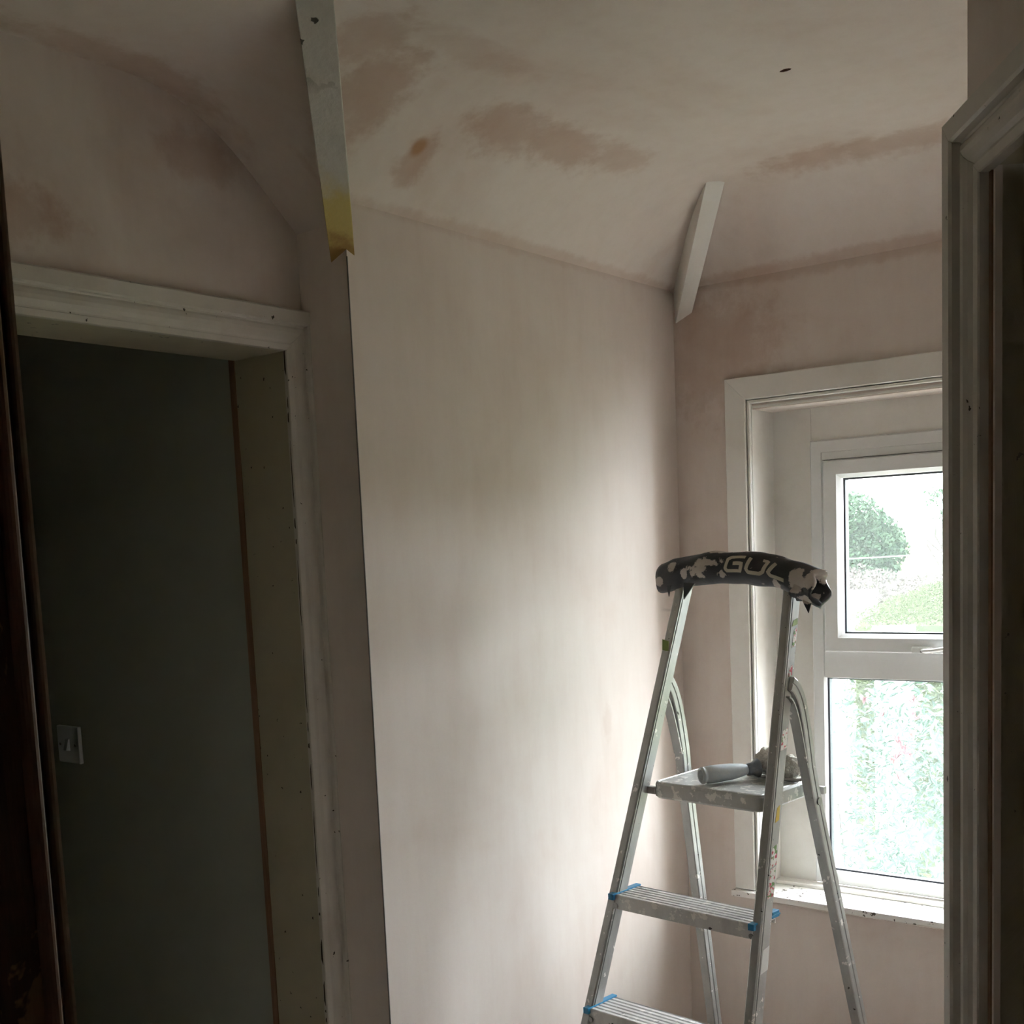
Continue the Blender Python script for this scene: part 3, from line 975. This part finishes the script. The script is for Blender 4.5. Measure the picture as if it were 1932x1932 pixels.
tp_.build('torn_flap', 'foam', grip)
tp_ = MB().add([(-0.168, 0.083, 1.508), (-0.158, 0.083, 1.508), (-0.166, 0.087, 1.484), (-0.168, 0.086, 1.508), (-0.158, 0.086, 1.508), (-0.166, 0.089, 1.484)],
               [(0, 1, 2), (3, 5, 4), (0, 3, 4, 1), (1, 4, 5, 2), (2, 5, 3, 0)])
tp_.build('torn_flap', 'foam', grip)


def world(u, v, z):
    return LO + V((math.sin(psi), -math.cos(psi), 0)) * u + V((math.cos(psi), math.sin(psi), 0)) * v + EZ * z


# ------------------------------------------------------------------ paint roller lying on the platform
def local_thing(name, base, label, cat):
    o = empty(name, world(*base), psi - PI / 2)
    tag(o, label, cat)
    return o


rb = (-0.02, 0.05, zpl)
rol_ = local_thing('paint_roller', rb, 'paint roller with grey handle and matted cream sleeve lying on the ladder platform', 'paint roller')
h0, h1 = V((-0.032, -0.028, 0.019)), V((0.022, 0.072, 0.022))
ax = (h1 - h0).normalized()
hp = [h0 + (h1 - h0) * t for t in (0, 0.02, 0.05, 0.06, 0.1, 0.12, 0.3, 0.6, 0.8, 0.9, 1.0)]
hr = [0.0150, 0.0172, 0.0172, 0.0155, 0.0155, 0.0178, 0.0182, 0.0165, 0.0135, 0.0105, 0.0095]


def lathe(pts, rads, seg=20, hollow=None):
    a = (pts[-1] - pts[0]).normalized()
    s_ = a.cross(EZ).normalized()
    q = s_.cross(a)
    rings = [[p + s_ * (r * math.cos(2 * PI * j / seg)) + q * (r * math.sin(2 * PI * j / seg)) for j in range(seg)] for p, r in zip(pts, rads)]
    return MB().loft(rings)


lathe([h0 + ax * 0.03, h0 + ax * 0.001] + hp, [0.009, 0.0105] + hr).build('handle', 'roller_grey', rol_, smooth=True)
c0 = h1 - ax * 0.012
lathe([c0, c0 + ax * 0.006, c0 + ax * 0.016, c0 + ax * 0.026, c0 + ax * 0.028], [0.010, 0.0125, 0.0135, 0.020, 0.018]).build('collar', 'collar', rol_, smooth=True)
wire = [c0 + ax * 0.02, c0 + ax * 0.035 + V((0.01, 0, -0.006)), V((0.060, 0.085, 0.008)), V((0.100, 0.080, 0.006)), V((0.128, 0.083, 0.008)), V((0.132, 0.100, 0.014)), V((0.120, 0.118, 0.022)), V((0.06, 0.132, 0.026))]
MB().tube(wire, 0.0033, 8).build('wire_frame', 'ali_dull', rol_, smooth=True)
MB().tube([V((0.0, 0.098, 0.0035)), V((0.06, 0.096, 0.0035)), V((0.118, 0.090, 0.0035))], 0.0035, 8).build('wire_frame', 'ali_dull', rol_, smooth=True)
# matted sleeve
random.seed(11)
sl_r = []
a0, a1 = V((0.012, 0.128, 0.032)), V((0.112, 0.100, 0.024))
sa = (a1 - a0).normalized()
ss = sa.cross(EZ).normalized()
sq = ss.cross(sa)
for i in range(27):
    t = i / 26
    base_r = 0.0255 * (0.55 + 0.45 * min(1, t / 0.08)) * (0.5 + 0.5 * min(1, (1 - t) / 0.12)) * (1.1 - 0.2 * t)
    sl_r.append([a0 + (a1 - a0) * t + (ss * math.cos(2 * PI * j / 26) + sq * math.sin(2 * PI * j / 26)) * (base_r * random.uniform(0.86, 1.12)) for j in range(26)])
MB().loft(sl_r).build('sleeve', 'fuzzy', rol_, smooth=True)
# brown scrap
mb = MB()
sp = [V((-0.058 + 0.036 * t, 0.150 + 0.004 * math.sin(PI * t), zpl + 0.0015 + 0.003 * math.sin(PI * t))) for t in [i / 6 for i in range(7)]]
mb.tube([world(*p) for p in sp], 0.0018, 6)
tag(mb.build('wood_shaving', 'rust', smooth=True), 'thin curled brown shaving on the ladder platform', 'shaving')

# ------------------------------------------------------------------ outside the window
OUT = {}


def leafmat(name, a, b, c, sc_=3.0, spec=0.3):
    m, t, n, l, bs = nt(name)
    g = n.new('ShaderNodeObjectInfo')
    v = coord(n, l, 'World')
    f = mth(n, l, 'ADD', mth(n, l, 'MULTIPLY', noise(n, l, v, sc_, 4), 0.8), mth(n, l, 'MULTIPLY', g.outputs['Random'], 0.35), True)
    col = mixc(n, l, ramp(n, l, f, 0.25, 0.55), a, b)
    col = mixc(n, l, ramp(n, l, f, 0.6, 0.85), col, c)
    l.new(col, bs.inputs['Base Color'])
    bs.inputs['Roughness'].default_value = 0.45
    bs.inputs['Specular IOR Level'].default_value = spec
    if spec == 0:
        bs.inputs['Roughness'].default_value = 1.0
    return m


M['leaf'] = leafmat('glossy_shrub_leaf', (0.014, 0.032, 0.024), (0.024, 0.048, 0.032), (0.048, 0.067, 0.032), 9)
M['leaf_pink'] = leafmat('pink_new_growth', (0.12, 0.040, 0.050), (0.095, 0.036, 0.042), (0.06, 0.034, 0.024), 9)
M['tree'] = leafmat('distant_evergreen', (0.022, 0.038, 0.024), (0.030, 0.050, 0.030), (0.042, 0.062, 0.036), 0.8, 0)
M['hedge'] = leafmat('clipped_hedge', (0.032, 0.044, 0.026), (0.043, 0.054, 0.028), (0.056, 0.064, 0.034), 1.5, 0)
M['twig'] = leafmat('bare_twig_scrub', (0.060, 0.052, 0.048), (0.075, 0.066, 0.062), (0.065, 0.065, 0.050), 0.8, 0)
M['bark'] = flat('grey_bark', (0.06, 0.055, 0.05), 0.9, 0.0, 0.0)
M['roof_tile'] = flat('grey_roof_tile', (0.09, 0.085, 0.085), 0.8, 0.0, 0.0)
M['render'] = flat('white_render', (0.70, 0.70, 0.68), 0.9, 0.0, 0.0)
M['pier'] = flat('grey_render_pier', (0.20, 0.20, 0.20), 0.9, 0.0, 0.0)
M['drive'] = flat('pale_concrete', (0.42, 0.41, 0.39), 0.9, 0.0, 0.0)
M['grass'] = leafmat('rough_grass', (0.040, 0.065, 0.025), (0.055, 0.075, 0.032), (0.070, 0.080, 0.040), 0.05, 0)
M['field'] = leafmat('straw_field', (0.200, 0.165, 0.100), (0.220, 0.190, 0.115), (0.170, 0.160, 0.090), 0.02, 0)
M['hill'] = leafmat('far_green_hill', (0.060, 0.080, 0.050), (0.070, 0.088, 0.055), (0.065, 0.085, 0.050), 0.01, 0)
M['cable'] = flat('pale_cable', (0.25, 0.25, 0.25), 0.6)
GZ = -2.6


def polar(yaw_deg, d, zz):
    a = math.radians(yaw_deg)
    return V((CAM.x + d * math.cos(a), CAM.y + d * math.sin(a), zz))


def sector(y0, y1, d0, d1, z0, z1, n_=16, m_=8):
    mb = MB()
    vs, fs = [], []
    for i in range(n_ + 1):
        for j in range(m_ + 1):
            d = d0 + (d1 - d0) * (j / m_) ** 1.5
            vs.append(polar(y0 + (y1 - y0) * i / n_, d, z0 + (z1 - z0) * (d - d0) / (d1 - d0)))
    for i in range(n_):
        for j in range(m_):
            a = i * (m_ + 1) + j
            fs.append((a, a + 1, a + m_ + 2, a + m_ + 1))
    return mb.add(vs, fs)


# ground starts outside the house wall
struct(sector(-40, 75, 4.0, 165, GZ, GZ, 20, 10).build('ground', 'grass'), 'rough green ground outside the window')
struct(sector(-40, 75, 164, 420, GZ, GZ - 0.1, 20, 6).build('ground_field', 'field'), 'pale straw-coloured field beyond the scrub')
struct(sector(21.6, 40, 8, 33, GZ + 0.02, GZ + 0.02, 6, 4).build('ground_drive', 'drive'), 'pale concrete drive below the window')
vs, fs = [], []
for i in range(41):
    a = -40 + 115 * i / 40
    hgt = 5 + 3 * math.sin(a * 0.35) + 2 * math.sin(a * 0.9 + 1)
    vs += [polar(a, 415, GZ - 1), polar(a, 900, 0.5 + 0.25 * hgt), polar(a, 1600, hgt)]
for i in range(40):
    fs += [(3 * i, 3 * i + 3, 3 * i + 4, 3 * i + 1), (3 * i + 1, 3 * i + 4, 3 * i + 5, 3 * i + 2)]
struct(MB().add(vs, fs).build('ground_hills', 'hill', smooth=True), 'pale hills on the horizon')


def leaf_mesh(name, ln, wd, mat):
    mb = MB()
    v_ = [(0, 0, 0), (-wd * 0.42, ln * 0.3, 0.10 * wd), (wd * 0.42, ln * 0.3, 0.10 * wd), (0, ln * 0.33, -0.02), (-wd * 0.46, ln * 0.62, 0.12 * wd), (wd * 0.46, ln * 0.62, 0.12 * wd), (0, ln * 0.66, -0.012), (0, ln, -0.006)]
    v_ = [(x, y, z_ if i not in (3, 6) else -wd * 0.08) for i, (x, y, z_) in enumerate(v_)]
    top_ = v_ + [(x, y, z_ + 0.0008) for x, y, z_ in v_]
    f = [(0, 3, 1), (0, 2, 3), (1, 3, 6, 4), (3, 2, 5, 6), (4, 6, 7), (6, 5, 7)]
    return v_, f


def put_leaf(mb, o, d, roll, ln, wd):
    v_, f = leaf_mesh('', ln, wd, None)
    d = d.normalized()
    s_ = d.cross(EZ)
    s_ = s_.normalized() if s_.length > 0.05 else EX.copy()
    q = s_.cross(d)
    s2 = s_ * math.cos(roll) + q * math.sin(roll)
    q2 = s2.cross(d)
    mb.add([o + s2 * x + d * y + q2 * z_ for x, y, z_ in v_], f)


def shrub():
    random.seed(21)
    yl = 22.55       # left outline of the shrub, degrees seen from the room
    e = tag(empty('photinia_shrub', polar(19.2, 5.6, GZ)), 'tall glossy green shrub with pink new leaves close outside the lower pane', 'shrub')
    inv = Matrix.Translation(-V(e.location))
    c = V(e.location)

    def child(o):
        o.parent = e
        o.matrix_parent_inverse = inv
        return o
    # stems
    for k in range(7):
        a = random.uniform(0, 2 * PI)
        b = c + V((0.12 * math.cos(a), 0.12 * math.sin(a), 0))
        t = c + V((0.42 * math.cos(a), 0.42 * math.sin(a), 2.2 + random.uniform(0, 0.9)))
        child(MB().tube([b, (b + t) / 2 + V((random.uniform(-.08, .08), random.uniform(-.08, .08), 0)), t], lambda s_: 0.025 - 0.018 * s_, 6).build('stem', 'bark'))
    # inner foliage, joined
    mb = MB()
    def spot(rlo, rhi):
        while True:
            yw = random.uniform(15.5, yl)
            zz = random.uniform(-1.2, 0.98)
            d = random.uniform(rlo, rhi)
            wob = 0.30 * math.sin(9 * zz) + 0.18 * math.sin(23 * zz + 1)
            topz = 0.90 + 0.10 * math.sin(yw * 4)
            if yw < yl - 0.22 + wob * 0.5 and zz < topz:
                return polar(yw, d, zz)
    n_in = 9000
    for k in range(n_in):
        p = spot(4.95, 6.1)
        dr = V((random.gauss(-0.35, 0.5), random.gauss(-0.15, 0.6), random.gauss(0.15, 0.5)))
        put_leaf(mb, p, dr, random.uniform(-1.2, 1.2), random.uniform(0.038, 0.062), random.uniform(0.012, 0.018))
    o = child(mb.build('foliage', 'leaf'))
    o['kind'] = 'stuff'
    # the nearest leaves, one object each, in rosettes round shoot tips
    protos = []
    for ln, wd in ((0.058, 0.017), (0.048, 0.015), (0.066, 0.019)):
        m_ = MB()
        v_, f = leaf_mesh('', ln, wd, None)
        m_.add(v_, f)
        me = bpy.data.meshes.new('leaf')
        me.from_pydata(m_.v, [], m_.f)
        me.materials.append(M['leaf'])
        protos.append(me)
    made = 0
    while made < 252:
        p = spot(4.70, 5.0)
        if p.z < -0.35:
            continue
        for q in range(6):
            if made >= 252:
                break
            a = 2 * PI * q / 6 + random.uniform(-.4, .4)
            toward = (CAM - p).normalized()
            side = toward.cross(EZ).normalized()
            upv = side.cross(toward)
            d = (side * math.cos(a) + upv * math.sin(a) + toward * random.uniform(0.1, 0.7)).normalized()
            x_ = d.cross(toward).normalized()
            z_ = x_.cross(d)
            m4 = Matrix(((x_.x, d.x, z_.x, p.x), (x_.y, d.y, z_.y, p.y), (x_.z, d.z, z_.z, p.z), (0, 0, 0, 1)))
            o = bpy.data.objects.new('leaf', random.choice(protos))
            COL.objects.link(o)
            o.parent = e
            o.matrix_parent_inverse = inv
            o.matrix_basis = m4
            made += 1
    # pink shoots
    for yw, zz in ((20.0, 0.80), (20.1, 0.74), (19.85, 0.78), (20.2, 0.72), (19.7, 0.76), (19.35, 0.82), (19.45, 0.74), (19.25, 0.95), (20.7, 0.90), (19.95, 0.66), (21.5, 0.95), (19.3, 0.89)):
        m_ = MB()
        p = polar(yw, 4.68, zz)
        for q in range(7):
            put_leaf(m_, p, V((random.gauss(-0.2, 0.3), random.gauss(0, 0.35), random.gauss(0.9, 0.25))), random.uniform(-1, 1), random.uniform(0.03, 0.05), 0.012)
        so = child(m_.build('pink_shoot', 'leaf_pink'))
    return e


shrub()


def cards(mb, c, rx, ry, rz, n_, size, shell=0.55):
    for k in range(n_):
        while True:
            p = V((random.uniform(-1, 1), random.uniform(-1, 1), random.uniform(-1, 1)))
            if p.length < 1:
                break
        q = c + V((p.x * rx, p.y * ry, p.z * rz))
        a = V((random.gauss(0, 1), random.gauss(0, 1), random.gauss(0, 1))).normalized()
        b = a.cross(V((random.gauss(0, 1), random.gauss(0, 1), random.gauss(0, 1)))).normalized()
        s_ = size * random.uniform(0.6, 1.3)
        mb.add([q - a * s_, q - b * s_ * 0.5, q + a * s_, q + b * s_ * 0.5], [(0, 1, 2, 3)])


def tree(name, base, lumps, mat, label, cat, trunk_top, trunk_r, size, count, limbs=()):
    e = tag(empty(name, base), label, cat)
    inv = Matrix.Translation(-V(base))

    def child(o):
        o.parent = e
        o.matrix_parent_inverse = inv
        return o
    if trunk_top is not None:
        child(MB().tube([base, (V(base) + V(trunk_top)) / 2, trunk_top], lambda t: trunk_r * (1 - 0.5 * t), 8).build('trunk', 'bark'))
    for pts in limbs:
        child(MB().tube(pts, lambda t: trunk_r * (0.45 - 0.3 * t), 6).build('branch', 'bark'))
    mb = MB()
    for c, r in lumps:
        cards(mb, V(c), r[0], r[1], r[2], int(count * r[0] * r[2]), size)
    o = child(mb.build('foliage', mat))
    o['kind'] = 'stuff'
    return e


random.seed(31)
ED = 84
base = polar(22.0, ED, GZ)
lum = [(polar(22.3, ED, 2.0), (2.9, 2.9, 2.4)), (polar(21.2, ED, 1.1), (2.3, 2.3, 1.9)), (polar(20.5, ED, 0.3), (1.6, 1.6, 1.3)), (polar(22.0, ED, -0.3), (2.6, 2.6, 1.5)), (polar(20.9, ED, -1.0), (1.6, 1.6, 1.0)), (polar(23.2, ED, 0.9), (2.4, 2.4, 2.6))]
tree('evergreen_tree', base, lum, 'tree', 'rounded dark evergreen tree standing against the sky', 'tree', polar(22.0, ED, 0.5), 0.3, 0.17, 900)
base = polar(18.0, 76, GZ)
lum = [(polar(18.1, 76, 3.5), (1.2, 1.2, 0.65)), (polar(17.6, 76, 2.9), (1.6, 1.6, 1.2))]
lim = [[polar(18.0, 76, 0.3), polar(18.35, 76, 1.2), polar(18.3, 76, 2.3)], [polar(18.0, 76, 0.1), polar(18.5, 76, 0.7), polar(18.75, 76, 1.1)], [polar(18.0, 76, -0.2), polar(18.2, 76, -0.5), polar(18.7, 76, 0.7), polar(18.6, 76, 1.6)]]
tree('bare_tree', base, lum, 'tree', 'thin leafless tree with a loose crown beside the straw field', 'tree', polar(18.0, 76, 2.4), 0.16, 0.15, 110, lim)
sh = [(22.6, 44, 1.5, 0.55), (21.7, 48, 1.5, 0.4), (20.9, 52, 1.6, 0.1), (20.1, 56, 1.6, -0.15), (19.3, 60, 1.6, -0.4), (18.5, 64, 1.7, -0.6), (17.7, 68, 1.7, -0.7)]
names = ['behind the tiled roof', 'right of the tiled roof ridge', 'under the evergreen tree', 'at the evergreen tree edge', 'in front of the straw field', 'beside the leafless tree', 'under the leafless tree']
for (yw, d, r, zt2), nm in zip(sh, names):
    hz = (zt2 - GZ) / 2
    tree('twiggy_bush', polar(yw, d, GZ), [(polar(yw, d, GZ + hz), (r, r, hz))], 'twig', 'leafless grey twiggy bush ' + nm, 'bush', polar(yw, d, GZ + hz), 0.08, 0.08, 900)

# clipped hedge receding to the right
hd = tag(empty('clipped_hedge', polar(20.4, 17, GZ)), 'clipped hedge with a pale green flat top running past the grey pier', 'hedge')
A0, A1 = polar(19.8, 15.2, GZ), polar(17.0, 24, GZ)
run = (A1 - A0)
rn = run.normalized()
sd = V((-rn.y, rn.x, 0))
random.seed(41)
core = MB()
core.obox(A0, rn, sd, EZ, (0, run.length), (-0.55, 0.55), (0.0, 3.05))
o = part(core.build('core', 'hedge'), hd)
mb = MB()
for k in range(20000):
    t = random.uniform(-0.1, run.length)
    if random.random() < 0.4:
        p = A0 + rn * t + sd * random.uniform(-0.6, 0.6) + EZ * random.uniform(3.0, 3.22)
    else:
        s_ = -0.6 if sd.dot(CAM - A0) < 0 else 0.6
        p = A0 + rn * t + sd * (s_ + random.uniform(-0.08, 0.08)) + EZ * random.uniform(1.2, 3.15)
    put_leaf(mb, p, V((random.gauss(0, 1), random.gauss(0, 1), random.gauss(0.5, 0.6))), random.uniform(-2, 2), random.uniform(0.04, 0.07), random.uniform(0.016, 0.028))
for k in range(3500):
    p = A0 - rn * random.uniform(-0.02, 0.22) + sd * random.uniform(-0.6, 0.6) + EZ * random.uniform(1.0, 2.9)
    put_leaf(mb, p, V((random.gauss(0, 1), random.gauss(0, 1), random.gauss(0.5, 0.6))), random.uniform(-2, 2), 0.07, 0.028)
o = part(mb.build('foliage', 'hedge'), hd)
o['kind'] = 'stuff'

# grey pier in front of the hedge
pr = tag(empty('garden_pier', polar(20.15, 13.4, GZ)), 'grey rendered pier with a flat cap in front of the hedge', 'pier')
pr.rotation_euler = (0, 0, math.radians(20))
MB().box(-0.2, 0.2, -0.20, 0.20, 0, 3.10).build('shaft', 'pier', pr, 0.01)
MB().box(-0.23, 0.23, -0.225, 0.225, 3.10, 3.18).build('cap', 'pier', pr, 0.01)

# bungalow with tiled roof
bc = polar(22.9, 26, GZ)
bg_ = tag(empty('bungalow', bc, math.radians(26)), 'white rendered bungalow with a grey tiled roof behind the hedge', 'house')
MB().box(-1.5, 3.5, -0.75, 5.0, 0, 2.30).build('walls', 'render', bg_)
rf = MB()
for k in range(9):          # courses of tiles, each lapping the one below
    t0, t1 = k / 9, (k + 1) / 9
    x0, x1 = -1.75 + 2.6 * t0, -1.75 + 2.6 * t1
    z0, z1 = 2.25 + 0.62 * t0, 2.25 + 0.62 * t1
    rf.add([(x0, -0.95, z0 + 0.05), (x0, 5.2, z0 + 0.05), (x1 + 0.05, 5.2, z1 + 0.02), (x1 + 0.05, -0.95, z1 + 0.02), (x0, -0.95, z0), (x0, 5.2, z0), (x1 + 0.05, 5.2, z1 - 0.03), (x1 + 0.05, -0.95, z1 - 0.03)],
           [(0, 3, 2, 1), (4, 5, 6, 7), (0, 1, 5, 4), (1, 2, 6, 5), (2, 3, 7, 6), (3, 0, 4, 7)])
rf.add([(0.85, -0.95, 2.87), (0.85, 5.2, 2.87), (3.6, 5.2, 2.25), (3.6, -0.95, 2.25)], [(0, 1, 2, 3)])
roof = rf.build('roof', 'roof_tile', bg_)
MB().tube([(0.85, -0.97, 2.90), (0.85, 5.2, 2.90)], 0.07, 8).build('ridge_tiles', 'render', bg_)
MB().box(-1.82, -1.74, -0.97, 5.2, 2.17, 2.27).build('fascia', 'render', bg_)

# overhead cable
tag(MB().tube([polar(26, 24, 1.6 - 0.0216 * 24), polar(21, 24, 1.6 - 0.0205 * 24), polar(14, 24, 1.6 - 0.0175 * 24)], 0.012, 6).build('overhead_cable', 'cable'),
    'thin pale overhead cable crossing in front of the trees', 'cable')
